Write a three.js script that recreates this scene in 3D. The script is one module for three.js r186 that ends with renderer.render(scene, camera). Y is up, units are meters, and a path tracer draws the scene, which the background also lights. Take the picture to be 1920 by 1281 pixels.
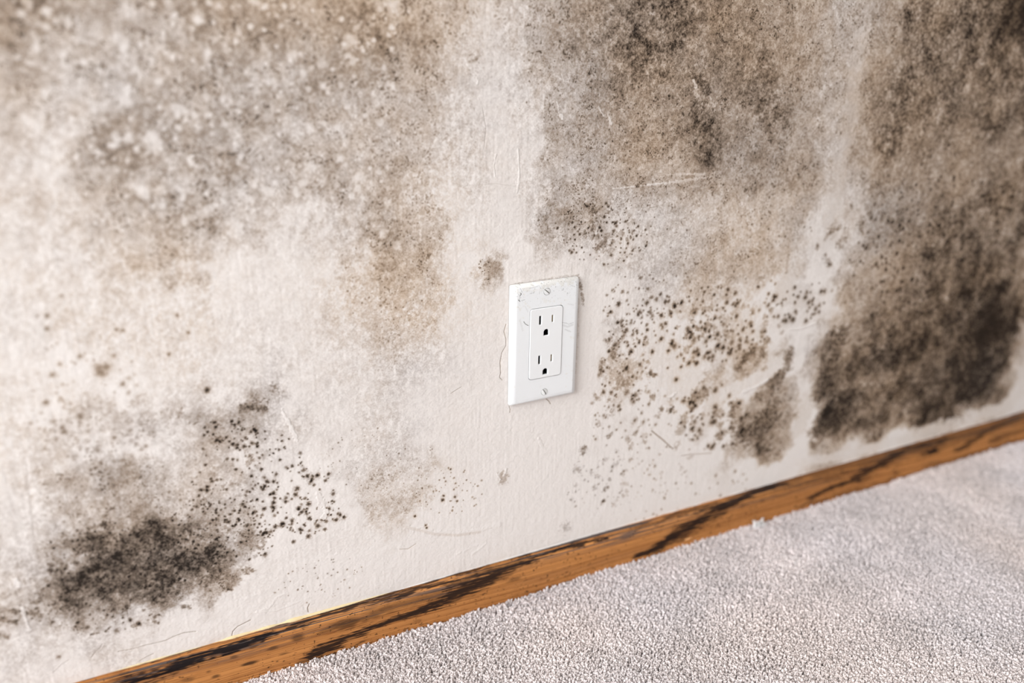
import * as THREE from 'three';
import { mergeGeometries, toCreasedNormals } from 'three/addons/utils/BufferGeometryUtils.js';
import { RoundedBoxGeometry } from 'three/addons/geometries/RoundedBoxGeometry.js';
import { RectAreaLightUniformsLib } from 'three/addons/lights/RectAreaLightUniformsLib.js';

// ------------------------------------------------------------------ camera, sky, light, exposure
// The moldy wall is the plane z = 0 (x to the right, y up), the tips of the carpet pile are at y = 0; metres.
const scene = new THREE.Scene();
const FOCAL = 1671.3;                                    // focal length in pixels of the 1920 x 1281 frame
const camera = new THREE.PerspectiveCamera(2 * Math.atan(640.5 / FOCAL) * 180 / Math.PI, 1920 / 1281, 0.02, 30);
camera.position.set(-0.3822, 0.5368, 0.6632);
camera.rotation.set(-0.34747, -0.48669, 0.01379, 'YXZ');
camera.updateMatrixWorld(true);
camera.focus = 0.785;
camera.userData.fStop = camera.getFocalLength() / 14.5;  // an opening of 14.5 mm: shallow focus on the outlet

scene.background = new THREE.Color(0.80, 0.90, 1.0);     // overcast sky outside the window

RectAreaLightUniformsLib.init();
const ROOM = { x0: -2.7, x1: 3.0, z1: 4.2, h: 2.42 };
const OPEN = { z0: 0.35, z1: 2.3, y0: 0.65, y1: 2.25 };  // tall window in the left wall
const daylight = new THREE.RectAreaLight(new THREE.Color(0.94, 0.972, 1.0), 13.0, OPEN.z1 - OPEN.z0, OPEN.y1 - OPEN.y0);
daylight.name = 'daylight';
daylight.position.set(ROOM.x0 + 0.05, (OPEN.y0 + OPEN.y1) / 2, (OPEN.z0 + OPEN.z1) / 2);
daylight.lookAt(10, daylight.position.y, daylight.position.z);
scene.add(daylight);

const renderer = new THREE.WebGLRenderer({ antialias: true });
renderer.toneMapping = THREE.LinearToneMapping;
renderer.toneMappingExposure = 1.0;
renderer.shadowMap.enabled = true;

// ------------------------------------------------------------------ helpers
function rng(seed) { return () => { seed |= 0; seed = seed + 0x6D2B79F5 | 0; let t = Math.imul(seed ^ seed >>> 15, 1 | seed); t = t + Math.imul(t ^ t >>> 7, 61 | t) ^ t; return ((t ^ t >>> 14) >>> 0) / 4294967296; }; }
const clamp = (x, a = 0, b = 1) => x < a ? a : x > b ? b : x;
const sstep = (a, b, x) => { const t = clamp((x - a) / (b - a)); return t * t * (3 - 2 * t); };
const mixn = (a, b, t) => a + (b - a) * t;
const N = 512, NM = N - 1;
function noiseField(seed) {
  const r = rng(seed), a = new Float32Array(N * N);
  for (let i = 0; i < a.length; i++) a[i] = r() * 2 - 1;
  return (x, y) => {
    const xf = Math.floor(x), yf = Math.floor(y);
    let u = x - xf, v = y - yf; u = u * u * (3 - 2 * u); v = v * v * (3 - 2 * v);
    const x0 = xf & NM, x1 = (xf + 1) & NM, y0 = (yf & NM) * N, y1 = ((yf + 1) & NM) * N;
    const p = a[y0 + x0], q = a[y0 + x1], s = a[y1 + x0], t = a[y1 + x1];
    return p + (q - p) * u + (s + (t - s) * u - p - (q - p) * u) * v;
  };
}
const n1 = noiseField(11), n2 = noiseField(23), n3 = noiseField(37), n4 = noiseField(51);
const fbm = (f, x, y) => 0.53 * f(x, y) + 0.27 * f(x * 2.03 + 17.3, y * 2.03 + 5.1) + 0.14 * f(x * 4.1 + 3.7, y * 4.1 + 41.9) + 0.06 * f(x * 8.3, y * 8.3 + 9.1);
// a photo pixel gives a direction; the point is where that direction meets the surface the mark lies on
const hitPlane = (u, v, axis, value) => {
  const d = new THREE.Vector3((u - 960) / FOCAL, -(v - 640.5) / FOCAL, -1).applyMatrix4(new THREE.Matrix4().extractRotation(camera.matrixWorld));
  return camera.position.clone().addScaledVector(d, (value - camera.position[axis]) / d[axis]);
};
const onWall = (u, v) => { const p = hitPlane(u, v, 'z', 0); return [p.x, p.y]; };
const pxSize = (u, v) => { const [a, b] = onWall(u - 4, v), [c, d] = onWall(u + 4, v), [e, f] = onWall(u, v - 4), [g, h] = onWall(u, v + 4); return Math.sqrt(Math.abs((c - a) * (h - f) - (d - b) * (g - e))) / 8; };
function texture(data, w, h, srgb) {
  const t = new THREE.DataTexture(data, w, h, THREE.RGBAFormat);
  t.magFilter = THREE.LinearFilter; t.minFilter = THREE.LinearMipmapLinearFilter; t.generateMipmaps = true;
  if (srgb) t.colorSpace = THREE.SRGBColorSpace;
  t.needsUpdate = true; return t;
}
const S8 = new Uint8ClampedArray(4097);
for (let i = 0; i <= 4096; i++) { const c = i / 4096; S8[i] = 255 * (c <= 0.0031308 ? 12.92 * c : 1.055 * Math.pow(c, 1 / 2.4) - 0.055) + 0.5; }
const s8 = (c) => S8[c <= 0 ? 0 : c >= 1 ? 4096 : (c * 4096) | 0];   // linear reflectance -> sRGB byte
function shade(o) { o.traverse((m) => { if (m.isMesh) { m.castShadow = true; m.receiveShadow = true; } }); return o; }
function struct(name, geometry, material, label) { const m = new THREE.Mesh(geometry, material); m.name = name; m.userData = { kind: 'structure', label, category: name.split('_')[0] }; scene.add(shade(m)); return m; }
function part(name, geometry, material, parent, label) { const m = new THREE.Mesh(geometry, material); m.name = name; if (label) m.userData.label = label; parent.add(shade(m)); return m; }
const box = (x0, x1, y0, y1, z0, z1) => new THREE.BoxGeometry(x1 - x0, y1 - y0, z1 - z0).translate((x0 + x1) / 2, (y0 + y1) / 2, (z0 + z1) / 2);

// ------------------------------------------------------------------ the moldy wall
// How much of the paint the mold covers (0 bare paint ... 100 solid growth), read off the photograph at spots on the wall; corner darkening and uneven light are painted in too.
const MOLD_AND_SHADE = [[0,0,52],[60,0,66],[160,0,38],[320,0,49],[430,0,56],[520,0,35],[640,0,45],[760,0,28],[840,0,33],[900,0,29],[960,0,19],[1010,0,36],[1080,0,40],[1160,0,52],[1220,0,78],[1280,0,62],[1340,0,57],[1400,0,47],[1480,0,42],[1550,0,38],[1610,0,25],[1660,0,42],[1720,0,69],[1800,0,56],[1860,0,86],[1910,0,101],[0,64,47],[80,64,28],[200,64,31],[320,64,27],[430,64,32],[500,64,53],[600,64,34],[680,64,63],[780,64,47],[850,64,23],[905,64,22],[960,64,18],[1020,64,38],[1090,64,55],[1150,64,62],[1210,64,77],[1270,64,68],[1330,64,49],[1400,64,54],[1480,64,43],[1550,64,30],[1610,64,30],[1660,64,39],[1720,64,62],[1800,64,70],[1900,64,97],[0,130,34],[100,130,32],[240,130,32],[330,130,40],[420,130,38],[520,130,28],[600,130,41],[700,130,47],[790,130,38],[850,130,17],[910,130,23],[970,130,7],[1020,130,32],[1100,130,37],[1160,130,56],[1230,130,71],[1300,130,58],[1370,130,53],[1430,130,59],[1500,130,47],[1560,130,33],[1600,130,31],[1650,130,49],[1720,130,77],[1800,130,63],[1900,130,66],[0,200,24],[120,200,22],[220,200,21],[290,200,41],[380,200,37],[460,200,45],[540,200,33],[640,200,30],[720,200,23],[790,200,32],[860,200,14],[930,200,11],[980,200,13],[1040,200,33],[1120,200,45],[1200,200,42],[1270,200,41],[1310,200,83],[1350,200,42],[1400,200,50],[1450,200,74],[1510,200,37],[1570,200,20],[1600,200,39],[1650,200,60],[1700,200,61],[1780,200,67],[1860,200,62],[1910,200,70],[0,270,17],[130,270,18],[220,270,53],[280,270,68],[340,270,41],[430,270,38],[500,270,27],[580,270,29],[660,270,24],[740,270,28],[800,270,26],[870,270,16],[940,270,5],[985,270,5],[1040,270,43],[1110,270,33],[1200,270,50],[1270,270,50],[1330,270,85],[1370,270,45],[1440,270,47],[1510,270,36],[1570,270,21],[1610,270,40],[1670,270,66],[1730,270,51],[1800,270,48],[1900,270,48],[0,330,15],[120,330,8],[200,330,41],[280,330,18],[350,330,22],[410,330,41],[480,330,31],[560,330,37],[630,330,40],[720,330,33],[800,330,18],[870,330,14],[950,330,5],[990,330,12],[1040,330,21],[1110,330,31],[1180,330,39],[1250,330,29],[1300,330,45],[1370,330,37],[1440,330,44],[1500,330,41],[1560,330,23],[1600,330,24],[1650,330,49],[1730,330,47],[1820,330,49],[1900,330,61],[0,390,19],[110,390,16],[190,390,28],[280,390,31],[340,390,48],[420,390,28],[500,390,26],[560,390,8],[640,390,34],[720,390,37],[790,390,26],[860,390,6],[950,390,1],[990,390,6],[1030,390,45],[1080,390,37],[1110,390,31],[1160,390,25],[1230,390,14],[1320,390,17],[1400,390,21],[1460,390,23],[1490,390,33],[1550,390,6],[1600,390,18],[1650,390,39],[1720,390,47],[1790,390,63],[1850,390,66],[1910,390,58],[0,440,6],[110,440,15],[200,440,21],[290,440,31],[370,440,42],[440,440,16],[520,440,6],[600,440,13],[670,440,14],[720,440,47],[790,440,28],[850,440,2],[950,440,-3],[1010,440,19],[1060,440,31],[1110,440,26],[1170,440,6],[1250,440,18],[1330,440,26],[1400,440,22],[1470,440,21],[1540,440,2],[1590,440,18],[1640,440,41],[1700,440,53],[1760,440,65],[1830,440,64],[1910,440,67],[0,500,9],[100,500,11],[190,500,18],[280,500,20],[350,500,27],[420,500,2],[520,500,5],[610,500,4],[680,500,19],[725,500,33],[770,500,33],[840,500,10],[890,500,-9],[950,500,-25],[1040,500,3],[1100,500,5],[1160,500,15],[1220,500,19],[1290,500,24],[1360,500,32],[1440,500,26],[1500,500,14],[1545,500,-13],[1590,500,25],[1640,500,34],[1700,500,49],[1750,500,74],[1810,500,82],[1870,500,78],[1912,500,49],[0,560,8],[150,560,8],[300,560,7],[430,560,5],[540,560,4],[640,560,14],[700,560,22],[750,560,22],[800,560,16],[860,560,3],[920,560,3],[1110,560,-6],[1150,560,-5],[1200,560,9],[1270,560,14],[1330,560,24],[1390,560,10],[1450,560,-23],[1510,560,-25],[1560,560,2],[1600,560,36],[1650,560,47],[1700,560,61],[1760,560,78],[1820,560,85],[1860,560,102],[1910,560,69],[0,620,10],[150,620,14],[300,620,11],[430,620,8],[560,620,6],[650,620,11],[720,620,22],[790,620,18],[850,620,5],[920,620,3],[1110,620,-12],[1150,620,19],[1190,620,-19],[1240,620,-25],[1300,620,-21],[1350,620,7],[1400,620,10],[1450,620,-13],[1500,620,-10],[1540,620,17],[1580,620,23],[1640,620,77],[1700,620,78],[1770,620,86],[1820,620,76],[1850,620,102],[1900,620,99],[1918,620,18],[0,680,5],[150,680,-2],[300,680,8],[430,680,6],[560,680,8],[650,680,8],[730,680,17],[800,680,12],[870,680,3],[920,680,3],[1110,680,-17],[1150,680,34],[1190,680,21],[1240,680,-25],[1300,680,-25],[1360,680,8],[1400,680,31],[1440,680,9],[1490,680,-18],[1525,680,27],[1560,680,73],[1620,680,84],[1700,680,87],[1770,680,85],[1830,680,89],[1870,680,87],[1912,680,20],[0,740,8],[120,740,7],[250,740,-5],[350,740,7],[430,740,7],[560,740,3],[650,740,8],[740,740,10],[830,740,3],[920,740,1],[1050,740,-25],[1110,740,-1],[1160,740,10],[1210,740,-24],[1260,740,-25],[1310,740,4],[1350,740,6],[1400,740,-3],[1440,740,34],[1470,740,34],[1505,740,-1],[1540,740,69],[1600,740,71],[1680,740,73],[1750,740,81],[1820,740,92],[1865,740,58],[1905,740,-16],[0,790,15],[100,790,0],[200,790,21],[300,790,26],[370,790,39],[430,790,27],[470,790,35],[520,790,14],[620,790,5],[720,790,10],[820,790,3],[920,790,0],[1040,790,-11],[1110,790,-17],[1170,790,5],[1230,790,-1],[1300,790,-25],[1360,790,-14],[1400,790,42],[1440,790,39],[1475,790,47],[1510,790,-22],[1540,790,98],[1590,790,76],[1650,790,69],[1720,790,85],[1770,790,95],[1810,790,1],[0,840,11],[90,840,17],[180,840,-1],[260,840,-4],[340,840,9],[400,840,36],[450,840,-4],[520,840,6],[620,840,6],[720,840,12],[820,840,2],[920,840,2],[1040,840,-5],[1110,840,4],[1180,840,-17],[1260,840,-25],[1330,840,-25],[1385,840,20],[1425,840,71],[1460,840,37],[1500,840,-13],[1545,840,27],[1600,840,5],[1680,840,-25],[0,890,3],[90,890,19],[160,890,38],[230,890,45],[290,890,25],[360,890,15],[430,890,19],[500,890,6],[570,890,-17],[650,890,11],[730,890,20],[800,890,16],[870,890,3],[940,890,-21],[1000,890,-6],[1090,890,-12],[1180,890,-16],[1270,890,-19],[1340,890,4],[1400,890,-6],[1460,890,-25],[0,940,4],[80,940,20],[150,940,32],[220,940,32],[290,940,23],[350,940,17],[420,940,30],[480,940,10],[560,940,-21],[620,940,-15],[700,940,21],[760,940,21],[830,940,-2],[900,940,-9],[1000,940,-14],[1100,940,-20],[1200,940,-25],[1290,940,-25],[0,990,6],[70,990,10],[140,990,17],[200,990,27],[270,990,81],[330,990,89],[400,990,54],[450,990,15],[500,990,-16],[570,990,-25],[640,990,-1],[720,990,8],[800,990,-7],[900,990,-13],[1000,990,-23],[1060,990,-25],[0,1030,18],[60,1030,10],[120,1030,17],[170,1030,82],[240,1030,81],[310,1030,56],[370,1030,38],[420,1030,102],[450,1030,36],[500,1030,-25],[580,1030,-9],[680,1030,-1],[800,1030,-11],[900,1030,-21],[0,1070,9],[50,1070,33],[100,1070,33],[150,1070,102],[220,1070,102],[290,1070,88],[350,1070,102],[400,1070,102],[440,1070,2],[500,1070,3],[580,1070,4],[680,1070,-9],[780,1070,-20],[0,1110,17],[50,1110,20],[100,1110,46],[150,1110,77],[220,1110,102],[280,1110,102],[330,1110,50],[380,1110,18],[430,1110,-24],[500,1110,2],[600,1110,-7],[0,1150,38],[50,1150,18],[100,1150,24],[160,1150,84],[220,1150,16],[280,1150,6],[340,1150,-1],[420,1150,-1],[520,1150,-8],[0,1200,8],[60,1200,12],[120,1200,5],[180,1200,11],[240,1200,5],[340,1200,-9],[0,1260,10],[80,1260,6],[150,1260,0],[925,500,65],[905,495,6],[470,765,46],[420,770,16],[1310,720,84],[1460,700,88],[1475,680,33],[1555,650,59]];
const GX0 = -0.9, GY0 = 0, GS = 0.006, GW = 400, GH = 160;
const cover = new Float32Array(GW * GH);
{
  const pts = MOLD_AND_SHADE.map(([u, v, c]) => [...onWall(u, v), c / 100]);
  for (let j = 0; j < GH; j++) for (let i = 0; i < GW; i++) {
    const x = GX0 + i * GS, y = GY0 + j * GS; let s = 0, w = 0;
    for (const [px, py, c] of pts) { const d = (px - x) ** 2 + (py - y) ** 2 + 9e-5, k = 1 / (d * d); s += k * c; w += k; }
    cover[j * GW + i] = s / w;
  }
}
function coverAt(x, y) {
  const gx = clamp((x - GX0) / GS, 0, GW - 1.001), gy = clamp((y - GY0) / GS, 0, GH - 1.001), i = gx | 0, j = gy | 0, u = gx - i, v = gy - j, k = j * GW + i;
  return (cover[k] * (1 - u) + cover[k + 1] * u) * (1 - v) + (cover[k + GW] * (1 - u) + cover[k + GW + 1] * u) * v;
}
// paint and mold, linear reflectance, from bare to solid growth
const RAMP = [[0.82, 0.768, 0.732], [0.560, 0.486, 0.432], [0.335, 0.262, 0.206], [0.150, 0.112, 0.084], [0.026, 0.019, 0.015]];
const tiles = [];
function wallTile(x0, x1, y0, y1, w, h) {
  const t = { x0, x1, y0, y1, w, h, cov: new Float32Array(w * h), hue: new Float32Array(w * h), bump: new Float32Array(w * h), sx: w / (x1 - x0), sy: h / (y1 - y0) };
  const fine = t.sx > 1200;
  for (let j = 0; j < h; j++) for (let i = 0; i < w; i++) {
    const x = x0 + (i + 0.5) / t.sx, y = y0 + (j + 0.5) / t.sy, k = j * w + i;
    // ragged growth: the outline wanders at several sizes
    const wx = 0.010 * n1(x * 55, y * 55) + 0.005 * n2(x * 160, y * 160), wy = 0.010 * n3(x * 55 + 9, y * 55) + 0.005 * n4(x * 160, y * 160 + 5);
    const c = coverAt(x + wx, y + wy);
    const a = n1(x * 1100, y * 1100), b = n2(x * 420, y * 420), d = n3(x * 190, y * 190), e = n4(x * 70, y * 70);
    const g = fine ? 0.46 * a + 0.38 * b + 0.26 * d + 0.20 * e : 0.4 * d + 0.4 * e, thick = sstep(0.42, 0.72, c);
    // colonies clump: where cover is thin they are small islands, where it is thick small gaps
    const amp = 0.04 + mixn(0.50, 0.80, thick) * Math.sqrt(Math.max(0, c * (1 - c)));
    let v = c + amp * g * sstep(-0.02, 0.12, c) + thick * (0.12 * (e + 0.7 * n1(x * 34, y * 34)) + 0.13 * n2(x * 620 + 7, y * 620) + 0.10 * n3(x * 330, y * 330 + 3));
    // pinpoint specks in the thin film
    if (fine) v += sstep(0.06, 0.30, c) * (1 - thick) * 0.36 * sstep(0.42, 0.72, n4(x * 820, y * 820) * 0.8 + 0.30 * n2(x * 120 + 5, y * 120));
    t.cov[k] = v;
    t.hue[k] = -0.35 + 1.3 * sstep(-0.35, 0.35, 0.9 * (x - 0.12) + 0.7 * n1(x * 9 + 1, y * 9)) + 0.40 * n2(x * 24 + 3, y * 24) + 0.30 * n3(x * 90, y * 90 + 7);
    // roller and brush relief of the paint
    t.bump[k] = fine ? 0.5 + 0.10 * n4(x * 260, y * 260) + 0.07 * n1(x * 620, y * 620 + 3) + 0.06 * n2(x * 500, y * 40) + 0.10 * n3(x * 60, y * 60) + 0.16 * Math.max(0, n1(x * 110, y * 110) * n4(x * 45, y * 45)) : 0.5;
  }
  tiles.push(t); return t;
}
const XA = -0.66, XB = 0.12, XC = 0.90, YT = 0.62;
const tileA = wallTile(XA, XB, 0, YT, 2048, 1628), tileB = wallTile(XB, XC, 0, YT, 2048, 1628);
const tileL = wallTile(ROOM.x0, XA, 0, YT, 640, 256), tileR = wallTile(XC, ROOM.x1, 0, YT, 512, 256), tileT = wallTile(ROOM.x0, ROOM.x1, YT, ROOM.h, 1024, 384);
const FINE = [tileA, tileB];
// call f(distance from the mark's centre line in metres, texel, tile) for texels within r of a polyline
function alongLine(pts, r, f) {
  for (const t of FINE) {
    let xa = 9, xb = -9, ya = 9, yb = -9;
    for (const [x, y] of pts) { xa = Math.min(xa, x); xb = Math.max(xb, x); ya = Math.min(ya, y); yb = Math.max(yb, y); }
    const i0 = Math.max(0, Math.floor((xa - r - t.x0) * t.sx)), i1 = Math.min(t.w - 1, Math.ceil((xb + r - t.x0) * t.sx));
    const j0 = Math.max(0, Math.floor((ya - r - t.y0) * t.sy)), j1 = Math.min(t.h - 1, Math.ceil((yb + r - t.y0) * t.sy));
    for (let j = j0; j <= j1; j++) for (let i = i0; i <= i1; i++) {
      const x = t.x0 + (i + 0.5) / t.sx, y = t.y0 + (j + 0.5) / t.sy; let best = 1e9;
      if (pts.length === 1) best = Math.hypot(x - pts[0][0], y - pts[0][1]);
      for (let s = 0; s + 1 < pts.length; s++) {
        const [ax, ay] = pts[s], [bx, by] = pts[s + 1], dx = bx - ax, dy = by - ay, q = clamp(((x - ax) * dx + (y - ay) * dy) / (dx * dx + dy * dy + 1e-12));
        best = Math.min(best, Math.hypot(x - ax - q * dx, y - ay - q * dy));
      }
      if (best < r) f(best, j * t.w + i, t, x, y);
    }
  }
}
// paint that the mold spares: sharp, ragged outlines
function barePatch(pts, r, keep = 0.04, ragged = 0.5, part = 1) {
  const m = pts.map(([u, v]) => onWall(u, v)), R = r * pxSize(...pts[0]);
  alongLine(m, R * 1.7, (d, k, t, x, y) => {
    const q = d / R + ragged * (0.6 * n2(x * 130, y * 130) + 0.5 * n3(x * 420, y * 420) + 0.35 * n4(x * 1000, y * 1000));
    const bare = part * sstep(1.15, 0.8, q); t.cov[k] = mixn(t.cov[k], keep + 0.03 * n1(x * 700, y * 700), bare); t.bump[k] -= 0.10 * bare;
  });
}
function growth(pts, r, amount, ragged = 0.8) {
  const m = pts.map(([u, v]) => onWall(u, v)), R = r * pxSize(...pts[0]);
  alongLine(m, R * 1.9, (d, k, t, x, y) => {
    const q = d / R + ragged * (0.45 * n1(x * 150, y * 150) + 0.55 * n4(x * 390 + 0.4 * y * 390, y * 390) + 0.5 * n2(x * 950 - y * 300, y * 950));
    t.cov[k] = Math.max(t.cov[k], mixn(t.cov[k], amount * (0.92 + 0.30 * n3(x * 520, y * 520) + 0.34 * n1(x * 1000, y * 1000)), sstep(1.3, 0.15, q)));
  });
}
function colony(u, v, r, dark = 0.85, ring = 0.16) {             // one round mold colony: dense middle, thin rim
  const p = onWall(u, v), R = r * pxSize(u, v);
  alongLine([p], R * 3.2, (d, k, t, x, y) => {
    const q = d / R * (1 + 0.30 * n2(x * 900, y * 900));
    const core = dark * sstep(1.45, 0.1, q), rim = ring * sstep(3.1, 0.6, q) * (1 + 0.5 * n1(x * 1000, y * 1000));
    t.cov[k] = Math.max(t.cov[k], Math.min(1, t.cov[k] * 0.5 + rim + core * (1 - 0.4 * rim)));
  });
}
function colonies(seed, count, u, v, ru, rv, turn, rmin, rmax, dark, ring) {  // scattered over an ellipse of the wall
  const r = rng(seed), c = Math.cos(turn), s = Math.sin(turn);
  for (let i = 0; i < count; i++) {
    const a = r() * 6.283, q = Math.sqrt(r()), x = Math.cos(a) * q * ru, y = Math.sin(a) * q * rv, size = rmin + (rmax - rmin) * Math.pow(r(), 2.2);
    colony(u + x * c - y * s, v + x * s + y * c, size, (dark ?? 0.85) * (0.5 + 0.5 * Math.sqrt(r())), ring * (0.4 + 1.2 * r()));
  }
}
function smudges(seed, count, u, v, ru, rv, turn, rmin, rmax, amount) {  // small soft-edged patches of growth
  const r = rng(seed), c = Math.cos(turn), s = Math.sin(turn);
  for (let i = 0; i < count; i++) { const a = r() * 6.283, q = Math.sqrt(r()), x = Math.cos(a) * q * ru, y = Math.sin(a) * q * rv; growth([[u + x * c - y * s, v + x * s + y * c]], rmin + (rmax - rmin) * r() * r(), amount * (0.5 + 0.5 * r()), 1.1); }
}
function scar(pts, r, lift = 0.35, clean = 0.85) {                // a scrape: fresh paint shows, its edge stands proud
  const m = pts.map(([u, v]) => onWall(u, v)), R = r * pxSize(...pts[0]);
  alongLine(m, R * 2, (d, k, t, x, y) => {
    const q = d / R + 0.55 * n2(x * 700, y * 700) + 0.5 * n3(x * 260, y * 260);
    t.cov[k] = mixn(t.cov[k], -0.05, clean * sstep(1.1, 0.6, q)); t.bump[k] += lift * sstep(1.5, 0.4, q);
  });
}
function crack(pts, r = 1, dark = 0.5, lift = 0.4) {              // a hairline split in the paint, one lip raised
  const m = pts.map(([u, v]) => onWall(u, v)), R = r * pxSize(...pts[0]);
  alongLine(m, R * 3, (d, k, t) => { t.cov[k] = Math.max(t.cov[k], dark * sstep(1.2, 0.5, d / R)); t.bump[k] -= lift * sstep(1.6, 0.3, d / R); });
}
// bare paint inside the growth
barePatch([[1232, 650], [1262, 690], [1290, 700]], 40);
barePatch([[1262, 740], [1300, 725]], 22);
barePatch([[1320, 640], [1285, 660]], 20);
barePatch([[1330, 590], [1370, 578], [1420, 580]], 16);
barePatch([[1455, 600], [1490, 598], [1525, 585]], 20);
barePatch([[1470, 545], [1510, 560]], 24, 0.1);
barePatch([[1330, 745], [1385, 728], [1430, 708], [1462, 680]], 13);
barePatch([[1340, 760], [1325, 790], [1310, 820]], 15, 0.08);

barePatch([[1500, 800], [1512, 770]], 17, 0.08);
barePatch([[560, 1040], [620, 1020], [680, 1010]], 22, 0.02);
barePatch([[440, 1115], [500, 1085]], 14, 0.02);

barePatch([[120, 880], [170, 860], [245, 850]], 12, 0.06, 1.0, 0.6);
barePatch([[690, 930], [760, 905], [830, 900]], 12, 0.03, 1.0, 0.5);
barePatch([[1308, 172], [1325, 188], [1338, 200]], 7, 0.14, 1.4, 0.8);
scar([[1215, 347], [1250, 343], [1290, 338], [1325, 333]], 2.6, 0.1, 0.45); scar([[1250, 328], [1285, 326], [1320, 327]], 2.2, 0.08, 0.4);
scar([[1150, 354], [1240, 344]], 1.3, 0.1, 0.5);

barePatch([[1600, 850], [1700, 822]], 8, 0.05, 0.6, 0.9); barePatch([[1700, 822], [1800, 792], [1885, 765]], 13, 0.05, 0.6, 0.9); barePatch([[1885, 765], [1912, 735], [1925, 690]], 15, 0.08, 0.6, 0.85); barePatch([[1480, 872], [1600, 850]], 8, 0.04, 0.6, 0.8);
// the studs behind the board keep two strips of wall dry
barePatch([[1615, 70], [1596, 200], [1576, 330], [1560, 420]], 17, 0.17, 0.8, 0.55); barePatch([[1560, 420], [1546, 500]], 20, 0.15, 0.8, 0.55); barePatch([[905, 0], [920, 150], [945, 330], [960, 420]], 32, 0.07, 0.8, 0.5);
// round clearings in the thin film high on the wall
{
  const r = rng(91);
  const clear = (u, v, s, k) => { const p = onWall(u, v), R = s * pxSize(u, v); alongLine([p], R * 1.6, (d, q, t, x, y) => { t.cov[q] = mixn(t.cov[q], Math.min(t.cov[q], 0.05), k * sstep(1.25, 0.35, d / R + 0.45 * n2(x * 300, y * 300))); }); };
  for (let i = 0; i < 420; i++) { const u = 20 + r() * 720, v = r() * 440; if (v > 470 - 0.15 * u && r() < 0.5) continue; clear(u, v, 3.5 + 7 * r() * r() + (r() < 0.06 ? 8 : 0), 0.45 + 0.4 * r()); }
  for (let i = 0; i < 160; i++) clear(300 + r() * 450, 330 + r() * 200, 3 + 7 * r(), 0.5);
  for (let i = 0; i < 90; i++) clear(1610 + r() * 290, 60 + r() * 330, 2.5 + 3.5 * r(), 0.3);
  clear(283, 265, 24, 0.75); clear(238, 20, 20, 0.6); clear(225, 78, 18, 0.6); clear(335, 205, 16, 0.7); clear(500, 357, 14, 0.7); clear(568, 138, 9, 0.7); clear(548, 105, 10, 0.6);
}
// dense growth with ragged outlines
growth([[455, 766], [480, 764], [495, 765]], 9, 0.72);
growth([[400, 800], [430, 790], [455, 788]], 14, 0.42);
growth([[380, 830], [440, 830]], 18, 0.34);
growth([[335, 775], [342, 765]], 7, 0.45);
growth([[280, 985], [300, 982], [318, 990]], 8, 0.8);
growth([[185, 1005], [200, 1000]], 9, 0.7);
growth([[225, 905], [245, 895]], 14, 0.48);
growth([[5, 1160], [18, 1165], [30, 1168]], 7, 0.72); growth([[20, 1145], [30, 1148]], 5, 0.7); growth([[0, 1190], [15, 1196]], 6, 0.5);
growth([[65, 1150], [75, 1158]], 8, 0.62); growth([[60, 1130], [75, 1126]], 6, 0.66);
growth([[172, 1190], [185, 1187]], 3.5, 0.75); growth([[198, 1184], [206, 1176]], 3.5, 0.7);
growth([[430, 1105], [434, 1107]], 4, 0.75); growth([[345, 1138], [355, 1140]], 6, 0.62); growth([[296, 1154]], 4, 0.75);
growth([[918, 493], [928, 500]], 13, 0.42); growth([[910, 496]], 4, 0.62); growth([[925, 515]], 6, 0.45);
growth([[720, 500], [740, 503]], 9, 0.5); growth([[750, 540], [760, 548]], 8, 0.4); growth([[745, 430], [730, 445]], 9, 0.4);
growth([[1312, 160], [1335, 215], [1350, 250], [1345, 280]], 9, 0.62);
growth([[1290, 170], [1300, 185]], 7, 0.66);
growth([[1195, 349]], 4, 0.8); growth([[1100, 385], [1110, 395]], 9, 0.68); growth([[1060, 410]], 10, 0.5); growth([[1135, 450], [1120, 465]], 6, 0.62);
growth([[1398, 95], [1400, 105]], 7, 0.6);
growth([[1555, 498]], 6, 0.72);
growth([[1135, 637], [1140, 640]], 5, 0.8); growth([[1148, 655], [1152, 668]], 7, 0.62); growth([[1168, 632]], 6, 0.55);
growth([[1128, 680], [1125, 700]], 6, 0.55); growth([[1160, 712], [1180, 720]], 10, 0.5); growth([[1218, 700], [1226, 705]], 6, 0.7);
growth([[1302, 762]], 6, 0.85); growth([[1258, 768]], 7, 0.82); growth([[1240, 768]], 5, 0.75); growth([[1225, 745]], 8, 0.5);
growth([[1320, 735], [1305, 745]], 14, 0.55); growth([[1300, 762], [1298, 770]], 6, 0.75);
growth([[1385, 690], [1400, 668], [1412, 660]], 9, 0.75); growth([[1428, 655], [1432, 668]], 9, 0.62); growth([[1420, 680]], 7, 0.5);
growth([[1480, 660], [1478, 690], [1462, 708], [1445, 725]], 9, 0.66);
growth([[1375, 760], [1372, 778]], 9, 0.7); growth([[1420, 745], [1440, 740]], 12, 0.62);
growth([[1400, 810], [1430, 800], [1445, 780]], 26, 0.82); growth([[1350, 820]], 12, 0.6); growth([[1330, 838]], 6, 0.6);
growth([[1540, 800], [1570, 790], [1590, 760]], 22, 0.9); growth([[1525, 835]], 9, 0.72); growth([[1562, 630], [1580, 640]], 14, 0.8); growth([[1548, 700], [1545, 730]], 16, 0.85);
growth([[1760, 575], [1772, 590]], 10, 0.85); growth([[1840, 600], [1855, 640], [1835, 680], [1815, 720]], 36, 1.12, 1.1);
growth([[1850, 740], [1872, 700]], 9, 0.85, 1.2); growth([[1748, 520], [1750, 535]], 6, 0.8);
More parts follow.
